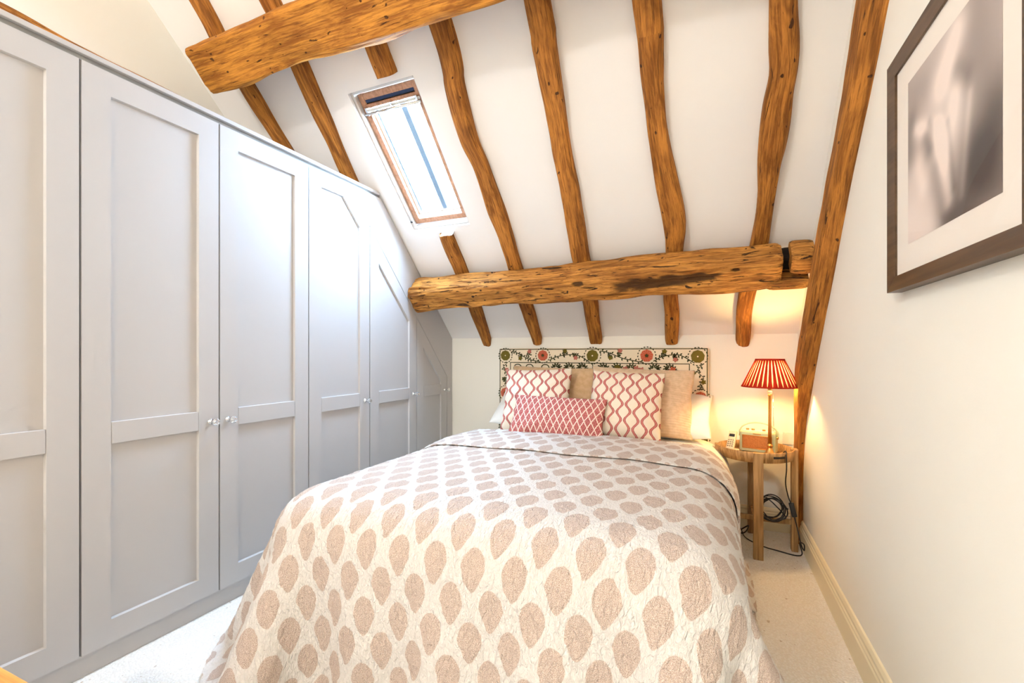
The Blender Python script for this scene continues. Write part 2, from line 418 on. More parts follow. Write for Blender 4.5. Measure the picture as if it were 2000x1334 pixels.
# ------------------------------------------------------------------ roof timbers
RAFT = [
 ([(3.4,-2.46,.131),(2.536,-2.501,.131),(2.356,-2.52,.130),(2.107,-2.527,.115),(1.60,-2.51,.105),(1.2,-2.52,.10)], 'oak rafter nearest the left wall, dropping behind the wardrobe top', 0),
 ([(3.4,-2.04,.132),(2.427,-2.069,.132),(2.327,-2.082,.125),(2.088,-2.092,.128),(1.521,-2.149,.115),(1.30,-2.16,.11)], 'oak rafter between the wall rafter and the skylight', 1),
 ([(3.4,-1.56,.137),(2.082,-1.579,.137),(1.985,-1.586,.140)], 'short rafter stub cut off just above the skylight', 2),
 ([(0.992,-1.636,.113),(0.85,-1.640,.12),(0.685,-1.644,.125),(0.379,-1.654,.118),(-0.045,-1.68,.096)], 'short rafter stub with a white painted cut end below the skylight', 3),
 ([(3.4,-1.17,.122),(2.09,-1.19,.122),(1.827,-1.221,.115),(1.56,-1.24,.118),(1.394,-1.221,.113),(1.112,-1.217,.117),(0.68,-1.221,.114),(0.375,-1.236,.109),(-0.035,-1.242,.09)], 'kinked oak rafter just right of the skylight', 4),
 ([(3.4,-.69,.13),(2.084,-0.706,.13),(1.889,-0.721,.129),(1.537,-0.727,.114),(1.108,-0.744,.119),(0.898,-0.748,.125),(0.688,-0.755,.113),(0.393,-0.758,.111),(-0.035,-0.785,.108)], 'stout oak rafter above the middle of the headboard', 5),
 ([(3.4,-.24,.11),(1.967,-0.244,.111),(1.829,-0.247,.112),(1.596,-0.248,.107),(1.299,-0.234,.107),(0.913,-0.191,.116),(0.711,-0.202,.102),(0.412,-0.233,.092),(0.204,-0.234,.09),(-0.04,-0.249,.081)], 'oak rafter above the right end of the headboard, elbowed near the purlin', 6),
 ([(3.4,.25,.12),(2.1,.25,.12),(1.84,0.261,.119),(1.67,0.282,.116),(1.561,0.289,.108),(1.439,0.277,.107),(1.233,0.268,.108),(0.988,0.263,.097),(0.709,0.247,.097),(0.421,0.209,.103),(0.215,0.191,.097),(-0.07,0.193,.085)], 'wavy S-shaped oak rafter above the bedside lamp', 7)]
RD = .055
for st, lab, sd in RAFT:
    ss = []
    for s, x, w in st:
        x *= 1.006; sh = .013*abs(x); xc = x-math.copysign(.5*sh, -x); ww = max(.07, w-sh)
        ss.append((SP(xc, s, .005), E_X, E_IN, ww/2, RD-.005))
    r = timber('rafter', ss, M_OAK, lab, 'rafter', 'oak rafters on the sloping ceiling', .009, 4.5, seed=sd*7.3, ends=.95)
    if sd == 3:
        sbox('painted_end', -1.693, -1.598, .988, .996, -.02, .046, M_WHITE, r, .003)
big = [(SP(-2.585+i*.56, 2.262-.004*i, .15), E_X, None, 0, 0) for i in range(7)]
timber('roof_beam', [(p, E_UP, E_IN, .116, .108) for p, *_ in big], M_BEAM, 'massive squared oak beam crossing the top of the ceiling', 'beam', None, .010, 9., 56, .022, 3.1, ends=.985)
pur = [(-2.035, .585, .094), (-1.95, .596, .102), (-1.4, .606, .100), (-.9, .618, .098), (-.4, .634, .097), (.05, .642, .096), (.345, .648, .094)]
def purlin_wear(a, b, l):
    if b < -.02: return 0.
    e = 0.
    for l0, a0, ll, aa, k in ((1.76, .014, .26, .046, 1.5), (1.96, .024, .13, .036, 1.4), (1.28, .048, .036, .018, 1.4), (2.28, .004, .05, .016, 1.6), (.92, -.025, .10, .012, .7), (1.50, -.055, .12, .012, .8), (.42, -.06, .07, .010, .8), (2.42, .06, .05, .010, .9), (2.16, .058, .02, .010, 1.), (1.60, -.02, .10, .02, .7)):
        d = ((l-l0)/ll)**2+((a-a0)/aa)**2; e = max(e, k*math.exp(-d*1.1)*(.75+.9*noise.noise(Vector((a*40, b*20, l*14)))))
    return max(0., min(1.2, e))
purl = timber('purlin', [(SP(x, s, .155), E_UP, E_IN, r*1.02, r) for x, s, r in pur], M_PURLIN, 'round weathered oak purlin spanning above the bed', 'beam', None, .015, 3.6, 72, .014, 11.7, ends=.93, wear=purlin_wear)
# notched end of the purlin and the loose block beside it
def baulk(name, x0, x1, s, d, ha, hb, seed, mat=None, label=None, parent=None):
    o = timber(name, [(SP(x0+(x1-x0)*k/3, s, d), E_UP, E_IN, ha, hb) for k in range(4)], mat or M_PURLIN, label, 'beam' if label else None, None, .006, 5., 32, .015, seed, ends=.9)
    if parent: attach(o, parent)
    return o
baulk('tongue', .28, .475, .572, .165, .030, .085, 31., parent=purl)
M_GAP_SHADE = oak('gap_shade_dark_oak', srgb(30, 20, 14), srgb(18, 12, 9), srgb(8, 6, 5))  # near-black tone paints the shadow in the gap at the purlin end
baulk('gap_shade_filler', .335, .478, .640, .095, .055, .045, 41., M_GAP_SHADE, parent=purl)  # added dark piece between tongue and block, standing in for shade
baulk('timber_block', .385, .490, .690, .150, .062, .090, 37., label='short oak block wedged between purlin and corner post')
# curved cruck post on the right wall
CR = [(0.75,3.26,.075),(1.20,2.82,.072),(1.60,2.425,.070),(1.78,2.246,.068),(1.965,2.048,.066),(2.17,1.852,.066),(2.359,1.640,.070),(2.50,1.475,.074),(2.709,1.250,.076),(2.897,1.032,.075),(3.02,.88,.066),(3.14,.72,.048),(3.215,.48,.036),(3.235,.2,.034),(3.24,.0,.034)]
cst = []
for i, (y, z, pr) in enumerate(CR):
    a = Vector((0, CR[min(i+1, len(CR)-1)][0]-CR[max(i-1, 0)][0], CR[min(i+1, len(CR)-1)][1]-CR[max(i-1, 0)][1])).normalized()
    nb = Vector((0, -a.z, a.y)); nb = nb if nb.y > 0 else -nb
    cst.append((Vector((XR, y, z)), nb, pr))
V = []; G = []; Fc = []; L = 0; P0 = None; NP = 16
fine = []
cc = catmull([c[0] for c in cst], 10); nn = catmull([c[1] for c in cst], 10); pp = catmull([(c[2], 0, 0) for c in cst], 10)
for j, (c, nb, p) in enumerate(zip(cc, nn, pp)):
    if P0 is not None: L += (c-P0).length
    P0 = c; pr = p.x; dep = .10; nb = nb.normalized()
    loop = []
    for q in range(5): loop.append((.03-(.03+pr)*q/4, 0))
    for q in range(1, 5): loop.append((-pr, dep*q/4))
    for q in range(1, 4): loop.append((-pr+(.03+pr)*q/3, dep))
    loop[4] = (-pr+.006, .002); loop[3] = (loop[3][0], -.002)
    for (dx, dn) in loop:
        w = .005*noise.noise(Vector((dx*20, dn*20, L*3)))+.003*noise.noise(Vector((dx*60, dn*60, L*8)))
        V.append(c+Vector((dx-(w if dx < 0 else 0), 0, 0))+nb*(dn-w)); G.append((dx, dn, L))
    K = len(loop)
for j in range(len(cc)-1):
    for i in range(K): Fc.append((j*K+i, j*K+(i+1) % K, (j+1)*K+(i+1) % K, (j+1)*K+i))
Fc.append(tuple(range(K))); Fc.append(tuple((len(cc)-1)*K+i for i in range(K)))
bmx = bmesh.new()
cr = obj('cruck_post', V, Fc, M_OAK, None, True, grain=G)
bmx.from_mesh(cr.data); bmesh.ops.recalc_face_normals(bmx, faces=bmx.faces[:]); bmx.to_mesh(cr.data); bmx.free()
cr.data.set_sharp_from_angle(angle=math.radians(45))
tag(cr, 'long curved oak post leaning up the right wall', 'post')
# wall plate timber showing above the wardrobe top at the far left
ti = timber('wall_timber', [(Vector((XL, y, z)), E_X, Vector((0, 0, 1)), .03, .09) for y, z in ((-.4, 2.63), (.5, 2.622), (.98, 2.612), (1.3, 2.598), (1.75, 2.575))], M_OAK, 'rough brown wall timber peeping over the wardrobe top', 'beam', None, .008, 4., 20, .03, 21.)

# ------------------------------------------------------------------ fitted wardrobes
XF = -2.03
SL = lambda y: ZB+(YB-y)                      # underside of the roof slope
GL = lambda y: 1.4196-1.07*(y-2.899)          # sloping door line
ZD0, ZD1 = .081, 2.184
def inset(poly, d):
    n = len(poly); out = []
    cx = sum(p[0] for p in poly)/n; cz = sum(p[1] for p in poly)/n
    lines = []
    for i in range(n):
        (a, b), (c, e) = poly[i], poly[(i+1) % n]; l = math.hypot(c-a, e-b); nx, nz = -(e-b)/l, (c-a)/l
        if (cx-a)*nx+(cz-b)*nz < 0: nx, nz = -nx, -nz
        lines.append((nx, nz, nx*a+nz*b+d))
    for i in range(n):
        (a, b, c), (p, q, r) = lines[i-1], lines[i]; D = a*q-b*p
        out.append(((c*q-b*r)/D, (a*r-c*p)/D))
    return out
def clip(poly, z, above):
    out = []; n = len(poly); ins = lambda p: (p[1] >= z) if above else (p[1] <= z)
    for i in range(n):
        a, b = poly[i], poly[(i+1) % n]
        if ins(a): out.append(a)
        if ins(a) != ins(b): t = (z-a[1])/(b[1]-a[1]); out.append((a[0]+t*(b[0]-a[0]), z))
    return out
def prism(name, poly, x0, x1, mat, parent):
    n = len(poly); v = [(x0, y, z) for y, z in poly]+[(x1, y, z) for y, z in poly]
    f = [tuple(range(n)), tuple(range(n, 2*n))]+[(i, (i+1) % n, n+(i+1) % n, n+i) for i in range(n)]
    b = bmesh.new(); q = [b.verts.new(p) for p in v]
    for p in f: b.faces.new([q[i] for i in p])
    return from_bm(name, b, mat, parent)
def door(unit, poly, knob_y):
    RC = .011; IN = inset(poly, .088); INB = inset(poly, .0915); OUT = inset(poly, .0015)
    n = len(poly); b = bmesh.new()
    F0 = [b.verts.new((XF, *p)) for p in OUT]; F1 = [b.verts.new((XF, *p)) for p in IN]; F2 = [b.verts.new((XF-RC, *p)) for p in INB]; F3 = [b.verts.new((XF-.02, *p)) for p in poly]
    for i in range(n):
        j = (i+1) % n
        b.faces.new((F0[i], F0[j], F1[j], F1[i])); b.faces.new((F1[i], F1[j], F2[j], F2[i])); b.faces.new((F3[i], F3[j], F0[j], F0[i]))
    b.faces.new(F3)
    y0 = min(p[0] for p in INB); y1 = max(p[0] for p in INB)
    bm_box(b, XF-RC-.004, XF, y0-.002, y1+.002, .815, .897, .0025, 2)
    d = from_bm('door', b, M_WARD, unit)
    for pl in (clip(INB, .893, True), clip(INB, .819, False)): prism('panel', pl, XF-.0195, XF-RC, M_WARD, d)
    kz = .848
    k = lathe('knob', [(0, .050), (.010, .049), (.0155, .042), (.0155, .036), (.008, .027), (.006, .02)], M_CRYSTAL, d, (XF, knob_y, kz), 12, 'X', False)
    lathe('knob_stem', [(.013, 0), (.013, .003), (.006, .006), (.006, .021), (.0075, .024), (.0, .025)], M_CHROME, d, (XF, knob_y, kz), 16, 'X')
    return d
def unit(y0, y1, label, top=None):
    u = thing('wardrobe_unit', (XF-.3, (y0+y1)/2, 0), label, 'wardrobe', 'fitted wardrobes along the left wall')
    zt = lambda y: min(2.184, GL(y)+.06, SL(y)-.03)
    ys = sorted({y0+.001, y1-.001, *[y for y in (2.19, 2.24) if y0 < y < y1]})
    poly = [(y0+.001, ZD0), (y1-.001, ZD0)]+[(y, zt(y)) for y in ys[::-1]]
    prism('carcass', poly, XF-.58, XF-.0215, M_WARD, u); return u
GAP = .0022
def rect(y0, y1): return [(y0+GAP, ZD0), (y1-GAP, ZD0), (y1-GAP, ZD1), (y0+GAP, ZD1)]
D = [-.11, .386, .885, 1.383, 1.885, 2.379, 2.899, 3.332]
u = unit(D[0], D[2], 'first warm-lit wardrobe cupboard at the left edge, nearest the viewer'); door(u, rect(D[0], D[1]), D[1]-.045); door(u, rect(D[1], D[2]), D[1]+.045)
u = unit(D[2], D[4], 'double-door wardrobe cupboard with a pair of glass knobs side by side'); door(u, rect(D[2], D[3]), D[3]-.040); door(u, rect(D[3], D[4]), D[3]+.040)
y0, y1 = D[4]+GAP, D[5]-GAP; yk = 2.899-(ZD1-1.4196)/1.07
u = unit(D[4], D[5], 'wardrobe cupboard whose door top corner is clipped to the slope'); door(u, [(y0, ZD0), (y1, ZD0), (y1, GL(y1)), (yk, ZD1), (y0, ZD1)], D[5]-.045)
y0, y1 = D[5]+GAP, D[6]-GAP
u = unit(D[5], D[6], 'wardrobe cupboard with a fully slanting door top beneath the purlin end'); door(u, [(y0, ZD0), (y1, ZD0), (y1, GL(y1)), (y0, GL(y0))], D[6]-.045)
y0, y1 = D[6]+GAP, D[7]-GAP
u = unit(D[6], D[7], 'lowest and farthest wardrobe cupboard beside the back wall'); door(u, [(y0, ZD0), (y1, ZD0), (y1, GL(y1)), (y0, GL(y0))], D[7]-.040)
yc = YB-(2.186-ZB)
fl = [(yk+.004, 2.186), (YB-(2.196-ZB)-.01, 2.186), (YB-.003, ZB-.003), (YB-.003, ZD0), (3.335, ZD0), (3.335, .957)]
tag(prism('wardrobe_filler_panel', fl, XF-.018, XF, M_WARD, None), 'sloping grey scribe panel between wardrobe doors and the ceiling slope', 'panel')
pl = box('wardrobe_plinth', XF-.06, XF-.016, -.11, YB-.003, 0, .079, M_WARD, None, .001); tag(pl, 'low recessed grey plinth under the wardrobe doors', 'plinth')
cn = thing('wardrobe_cornice', (XF-.1, 1.2, 2.186), 'pale grey cornice strip capping the wardrobes', 'cornice')
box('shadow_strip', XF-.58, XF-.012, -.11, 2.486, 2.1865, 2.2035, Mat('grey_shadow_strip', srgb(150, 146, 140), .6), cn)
box('top_board', XF-.58, XF+.004, -.11, 2.470, 2.2035, 2.222, M_WARD, cn, .002)

# ------------------------------------------------------------------ bed
bed = thing('bed', (-.79, 2.3, 0), 'double bed with a tall flower-embroidered upholstered headboard', 'bed')
box('base', -1.50, -.06, 1.34, 3.355, .06, .30, M_SHEET, bed, .02)
box('mattress', -1.52, -.04, 1.32, 3.355, .30, .54, M_WPIL, bed, .05, 4)
for x in (-1.42, -.14):
    for y in (1.45, 3.25): lathe('leg', [(.025, 0), (.03, .06)], M_BLACK, bed, (x, y, 0), 12)
HX0, HX1, HZ0, HZ1, HY0 = -1.561, -.013, .30, 1.189, 3.362
hb = box('headboard', HX0, HX1, HY0, YB-.001, HZ0, HZ1, M_HB, bed, .010, 3)
def flat(name, pts, mat, y=HY0-.0022, th=.004, parent=hb):
    n = len(pts); v = [(x, y, z) for x, z in pts]+[(x, y+th, z) for x, z in pts]
    f = [tuple(range(n)), tuple(range(n, 2*n))[::-1]]+[(i, n+i, n+(i+1) % n, (i+1) % n) for i in range(n)]
    return obj(name, v, f, mat, parent)
def flat_data(pts, y=HY0-.0022, th=.004):
    n = len(pts); v = [(x, y, z) for x, z in pts]+[(x, y+th, z) for x, z in pts]
    return v, [tuple(range(n)), tuple(range(n, 2*n))[::-1]]+[(i, n+i, n+(i+1) % n, (i+1) % n) for i in range(n)]
def blob(x, z, r, n=20, wob=0., k=0, ph=0., sx=1.):
    return [(x+sx*r*(1+wob*math.sin(k*t+ph))*math.cos(t), z+r*(1+wob*math.sin(k*t+ph))*math.sin(t)) for t in [2*math.pi*i/n for i in range(n)]]
def medallion(x, z, r, mat):
    flat('medallion', blob(x, z, r, 28, .04, 9), mat, HY0-.003)
    if mat is M_CORAL:
        flat('medallion_centre', blob(x, z, r*.30, 12, .25, 5), M_DKGREEN, HY0-.0042)
        d = []
        for i in range(14):
            a = 2*math.pi*i/14; c, s = math.cos(a), math.sin(a)
            p = lambda rr, w: (x+rr*c-w*s, z+rr*s+w*c)
            d.append(flat_data([p(r*.45, -.0012), p(r*.92, -.0022), p(r*.92, .0022), p(r*.45, .0012)], HY0-.0042))
        v, f = merge(d); obj('medallion_petals', v, f, M_PINKF, hb)
    else:
        flat('medallion_centre', blob(x, z, r*.12, 10), M_HB, HY0-.0042)
    d = []
    for i in range(18):
        a = 2*math.pi*(i+.2)/18; R = r*1.34
        c, s = math.cos(a), math.sin(a); p = lambda rr, w: (x+rr*c-w*s, z+rr*s+w*c)
        d.append(flat_data([p(R, -.0075), p(R+.0085, -.001), p(R+.0060, .0075), p(R+.001, .0065)]))
    v, f = merge(d); obj('medallion_ring', v, f, M_DKGREEN, hb)
for x, z, r, m in ((-1.506, 1.132, .040, M_OLIVE), (-1.190, 1.133, .040, M_CORAL), (-.802, 1.132, .043, M_OLIVE), (-.414, 1.133, .043, M_CORAL), (-.080, 1.128, .043, M_OLIVE),
                   (-.063, .849, .040, M_CORAL), (-1.506, .834, .040, M_CORAL), (-1.506, .56, .04, M_OLIVE), (-.063, .56, .04, M_OLIVE)): medallion(x, z, r, m)
def stem(path, w, leaves=True, sd=0):
    P = [Vector((x, z, 0)) for x, z in path]; P = catmull(P, 8); d = []
    rnd = random.Random(sd)
    for i in range(len(P)-1):
        a, b = P[i], P[i+1]; t = (b-a).normalized(); n_ = Vector((-t.y, t.x, 0))*w/2
        d.append(flat_data([(a+n_)[:2], (a-n_)[:2], (b-n_)[:2], (b+n_)[:2]]))
        if leaves and i % 2 == 0:
            sgn = 1 if (i//2) % 2 else -1; c = a; q = (t*.5+Vector((-t.y, t.x, 0))*sgn).normalized(); l = .017+.009*rnd.random(); h = Vector((-q.y, q.x, 0))*.006
            d.append(flat_data([c[:2], (c+q*l*.5+h)[:2], (c+q*l)[:2], (c+q*l*.5-h)[:2]]))
    return d
MX = [-1.506, -1.190, -.802, -.414, -.080]
d = []
for i in range(4):
    a, b = MX[i], MX[i+1]; w = b-a; up = 1 if i % 2 == 0 else -1
    d += stem([(a+.055, 1.132+.035*up), (a+w*.30, 1.140+.015*up), (a+w*.55, 1.128-.012*up), (b-.10, 1.115-.016*up), (b-.02, 1.132-.058*up if False else 1.128-.045)], .0062, True, i)
for x0, x1, x2, z1, z2 in ((-1.33, -1.30, -1.30, 1.140, 1.160), (-1.36, -1.378, -1.38, 1.128, 1.112), (-1.03, -1.015, -1.012, 1.150, 1.168), (-.95, -.932, -.93, 1.135, 1.118), (-.69, -.672, -.67, 1.138, 1.120), (-.62, -.605, -.60, 1.148, 1.168), (-.24, -.226, -.223, 1.130, 1.108), (-.32, -.30, -.294, 1.142, 1.160)):
    d += stem([(x0, 1.134), (x1, z1), (x2, z2)], .005, True, 3)
v, f = merge(d); obj('border_vine', v, f, M_DKGREEN, hb)
for (x, z, m) in ((-1.30, 1.164, M_PINKF), (-1.378, 1.110, M_OLIVE), (-1.012, 1.168, M_OLIVE), (-.93, 1.116, M_PINKF), (-.67, 1.117, M_OLIVE), (-.60, 1.169, M_PINKF), (-.223, 1.105, M_PINKF), (-.294, 1.163, M_OLIVE),
                  (-.044, .955, M_OLIVE), (-.108, 1.015, M_OLIVE), (-1.493, 1.019, M_PINKF), (-1.52, .945, M_DKGREEN), (-.09, .70, M_PINKF), (-.03, .64, M_OLIVE), (-1.50, .70, M_OLIVE)):
    flat('small_flower', blob(x, z, .0155, 20, .22, 5, x*40), m, HY0-.003)
for sx in (-1.506, -.063):
    d = stem([(sx+.015, 1.075), (sx-.02, 1.03), (sx+.02, .98), (sx-.005, .93), (sx+.01, .90)], .004, True, 8)+stem([(sx, .79), (sx+.02, .74), (sx-.02, .69), (sx+.01, .62)], .004, True, 9)
    v, f = merge(d); obj('border_vine', v, f, M_DKGREEN, hb)
# outlines of the border and the curls of the inner field
d = []
for (xa, za, xb_, zb_) in ((-1.462, 1.077, -.133, 1.077), (-1.462, 1.077, -1.462, .40), (-.133, 1.077, -.133, .40), (-1.553, 1.181, -.021, 1.181), (-1.553, 1.181, -1.553, .4), (-.021, 1.181, -.021, .4), (-.80, 1.077, -.80, 1.02)):
    hw = .0028; dx, dz = (0, hw) if abs(xa-xb_) > abs(za-zb_) else (hw, 0)
    d.append(flat_data([(xa-dx-(hw if dz else 0), za-dz), (xb_-dx+(hw if dz else 0), zb_-dz), (xb_+dx+(hw if dz else 0), zb_+dz), (xa+dx-(hw if dz else 0), za+dz)]))
v, f = merge(d); obj('border_line', v, f, M_DKGREEN, hb)
d = []
rnd = random.Random(5)
for x in (-1.40, -1.30, -1.17, -1.08, -.98, -.88, -.72, -.62, -.52, -.36, -.26):
    s = rnd.choice((-1, 1)); d += stem([(x-.035*s, 1.030), (x-.02*s, 1.058), (x+.012*s, 1.062), (x+.03*s, 1.045), (x+.018*s, 1.028)], .0075, x > -1.25 and int(x*100) % 2 == 0, 4)
    d += stem([(x-.04*s, 1.00), (x-.03*s, .96), (x+.01*s, .93), (x+.03*s, .90)], .006, True, 6)
v, f = merge(d); obj('field_scroll', v, f, M_DKGREEN, hb)
for (x, z, m) in ((-.62, 1.046, M_OLIVE), (-.56, 1.036, M_PINKF), (-.485, 1.04, M_PINKF), (-.45, 1.03, M_PINKF), (-.24, 1.035, M_CORAL), (-.19, .93, M_OLIVE), (-1.41, .98, M_CORAL)):
    flat('field_flower', blob(x, z, .020, 20, .25, 5, x*9), m, HY0-.003)

# duvet / sheet over the mattress
def rounded(x0, x1, y0, y1, z0, z1, r, crown):
    b = bm_box(bmesh.new(), x0, x1, y0, y1, z0, z1)
    ed = [e for e in b.edges if max(v.co.z for v in e.verts) > z0+.1]
    bmesh.ops.bevel(b, geom=ed, offset=r, segments=9, profile=.5, affect='EDGES')
    bmesh.ops.subdivide_edges(b, edges=[e for e in b.edges if e.calc_length() > .25], cuts=14, use_grid_fill=True)
    return b
QX0, QX1 = -1.575, .08
b = rounded(QX0+.006, QX1-.004, 1.30, 3.356, .10, .588, .165, 0)
for v in b.verts:
    uu = (v.co.x-(QX0+QX1)/2)/((QX1-QX0)/2)
    if v.co.z > .3: v.co.z += .03*(1-uu*uu)
    if v.co.y > 2.60 and v.co.x > -.25:
        t = min(1, (v.co.y-2.60)/.2); v.co.x +=   .030*t*min(1, max(0, (v.co.x+.25)/.25))
    v.co += Vector((1, 0, .6))*(.006*noise.noise(v.co*6))
sh = from_bm('bed_sheet', b, M_SHEET, None, True); tag(sh, 'plain cream sheet and duvet hanging over the right side by the pillows', 'bedding')

# quilt: a cloth sheet relaxed over the rounded bed until it hangs
def drape(NX, NY, X0, X1, Y0, Y1, ZT, QL, QR, QF, YT, steps=220, iters=10, bend=.25, rad=.17, th=.014, corner=2.5):
    rx = np.linspace(X0-QL, X1+QR, NX); ry = np.linspace(Y0-QF, YT, NY); hx = rx[1]-rx[0]; hy = ry[1]-ry[0]
    gx, gy = np.meshgrid(rx, ry)
    ca = np.where(gx < X0, (X0-gx)/QL, np.where(gx > X1, (gx-X1)/QR, 0)); cb = np.maximum(0, (Y0-gy)/QF)      # round the two hanging corners
    fac = np.maximum(ca, cb)/np.maximum((ca**corner+cb**corner)**(1/corner), 1e-6); fac = np.where((ca > 0) & (cb > 0), fac, 1)
    gx = np.where(gx < X0, X0-(X0-gx)*fac, np.where(gx > X1, X1+(gx-X1)*fac, gx)); gy = np.where(gy < Y0, Y0-(Y0-gy)*fac, gy)
    flat2 = np.stack([gx, gy], -1)
    p = np.stack([gx, gy, ZT+.05+.03*(1-((gx-(X0+X1)/2)/((X1-X0)/2))**2).clip(0, 1)+.003*np.sin(11*gx+4*gy)+.003*np.sin(6*gx-9*gy)], -1)
    prev = p.copy()
    cx, cy, bx, by = (X0+X1)/2, (Y0+Y1)/2, (X1-X0)/2, (Y1-Y0)/2
    bz = 1.0; cz = ZT-bz
    hold = ((gx > X0+.20) & (gx < X1-.20) & (gy > Y0+.25)).astype(float)      # lies still on the mattress top
    rest = [(0, 1, hx, 1.), (1, 0, hy, 1.), (1, 1, np.hypot(hx, hy), .35), (1, -1, np.hypot(hx, hy), .35), (0, 2, 2*hx, bend), (2, 0, 2*hy, bend), (0, 4, 4*hx, bend*.5), (4, 0, 4*hy, bend*.5)]
    sl = []
    for dj, di, L, k in rest:
        s = max(dj, abs(di))
        for ph in range(2):
            if dj == 0:
                ia = np.array([i for i in range(NX-di) if (i//s) % 2 == ph])
                if len(ia): sl.append((slice(None), ia, slice(None), ia+di, np.linalg.norm(flat2[:, ia+di]-flat2[:, ia], axis=-1)[..., None], k))
            else:
                ja = np.array([j for j in range(NY-dj) if (j//s) % 2 == ph])
                a = slice(0, NX-di) if di >= 0 else slice(-di, NX); b = slice(di, NX) if di >= 0 else slice(0, NX+di)
                if len(ja): sl.append((ja, a, ja+dj, b, np.linalg.norm(flat2[ja+dj][:, b]-flat2[ja][:, a], axis=-1)[..., None], k))
    def collide(q, old):
        u = ((q[..., 0]-cx)/bx).clip(-1, 1); cr = .03*(1-u*u)
        d = np.stack([q[..., 0]-cx, q[..., 1]-cy, q[..., 2]-cr-cz], -1); sg = np.sign(d)
        t = np.abs(d)-np.array([bx, by, bz])+rad; m = np.maximum(t, 0); ln = np.linalg.norm(m, axis=-1)
        sd = ln+np.minimum(t.max(-1), 0)-rad
        n = np.where(ln[..., None] > 1e-6, m/np.maximum(ln, 1e-6)[..., None], (t == t.max(-1, keepdims=True)).astype(float))*sg
        touching = sd < th
        q = q+np.where(touching, th-sd, 0)[..., None]*n
        mv = q-old; mv = mv-(mv*n).sum(-1, keepdims=True)*n
        q = q-np.where(touching, .55, 0)[..., None]*mv
        fl = q[..., 2] < .012
        q[..., 2] = np.maximum(q[..., 2], .012)
        q[..., :2] -= np.where(fl, .5, 0)[..., None]*(q[..., :2]-old[..., :2])
        return q
    dt = .016
    for st in range(steps):
        v = (p-prev)*(.975 if st < steps*.75 else .9); prev = p.copy()
        p = p+v; p[..., 2] -= 9.8*dt*dt*(.6 if st < 40 else 1)
        p += (hold*.9)[..., None]*(prev-p)
        for it in range(iters):
            for ja, ia, jb, ib, L, k in sl:
                a = p[ja, ia] if isinstance(ja, slice) else p[ja][:, ia]; b = p[jb, ib] if isinstance(jb, slice) else p[jb][:, ib]
                d = b-a; l = np.sqrt((d*d).sum(-1, keepdims=True))+1e-9
                c = d*(.5*k*(1-L/l))
                if isinstance(ja, slice): p[:, ia] += c; p[:, ib] -= c
                else: p[ja, ia] += c; p[jb, ib] -= c
            if it % 3 == 2 or it == iters-1: p = collide(p, prev)
    return p, rx, ry, flat2
NY, NX = 72, 80
Q, rx, ry, UV = drape(NX, NY, QX0, QX1, 1.22, 3.5, .595, .45, .55, .50, 2.74, bend=.4, corner=1.5)
nrm = np.cross(np.gradient(Q, axis=1), np.gradient(Q, axis=0)); nrm /= np.linalg.norm(nrm, axis=2, keepdims=True)
fq = [(j*NX+i, j*NX+i+1, (j+1)*NX+i+1, (j+1)*NX+i) for j in range(NY-1) for i in range(NX-1)]
ql = obj('quilt', Q.reshape(-1, 3), fq, M_QUILT, None, True, uv=UV.reshape(-1, 2))
tag(ql, 'cream quilted bedspread printed with beige leaf drops, draped to the floor', 'quilt')
def thick(o, t, off, lv=1):
    m = o.modifiers.new('solid', 'SOLIDIFY'); m.thickness = t; m.offset = off
    m = o.modifiers.new('sub', 'SUBSURF'); m.levels = lv; m.render_levels = lv
thick(ql, .010, 1.0, 2)
puck = bpy.data.textures.new('quilting_puckers', 'CLOUDS'); puck.noise_scale = .022; puck.noise_depth = 2
dm = ql.modifiers.new('pucker', 'DISPLACE'); dm.texture = puck; dm.strength = .010; dm.mid_level = .5; dm.texture_coords = 'LOCAL'
# folded-back top of the quilt
JE = 53
rows = []; uvr = []
top = Q[NY-1]; vf = 2.74
rows.append(top+np.array([0, .004, .000])); uvr.append(np.stack([rx, np.full(NX, vf)], -1))
rows.append(top+np.array([0, .020, .010])); uvr.append(np.stack([rx, np.full(NX, vf+.02)], -1))
rows.append(top+np.array([0, .016, .026])); uvr.append(np.stack([rx, np.full(NX, vf+.03)], -1))
for j in range(NY-2, JE-1, -1):
    t = (j-JE)/(NY-2-JE); off = .0180+.004*min(1, t*5)+.006*math.sin(math.pi*t)
    wv = np.array([.004*noise.noise(Vector((x*5, j*.13, 3.))) for x in rx])[:, None]
    P = Q[j]+nrm[j]*(off+wv)
    sh_ = (1-t)*np.array([.05*noise.noise(Vector((x*1.7, 1.3, 0)))+.012*math.sin(x*13) for x in rx])
    P = P+np.stack([0*rx, sh_, 0*rx], -1)
    rows.append(P); uvr.append(np.stack([rx, np.full(NX, 2*vf-ry[j])], -1))
Fp = np.array(rows); k = len(rows)
ff = [(j*NX+i, (j+1)*NX+i, (j+1)*NX+i+1, j*NX+i+1) for j in range(k-1) for i in range(NX-1)]
fo = obj('folded_top', Fp.reshape(-1, 3), ff, M_QUILT, ql, True, uv=np.array(uvr).reshape(-1, 2))
thick(fo, .010, 0.0, 2)
dm = fo.modifiers.new('pucker', 'DISPLACE'); dm.texture = puck; dm.strength = .008; dm.mid_level = .5; dm.texture_coords = 'LOCAL'

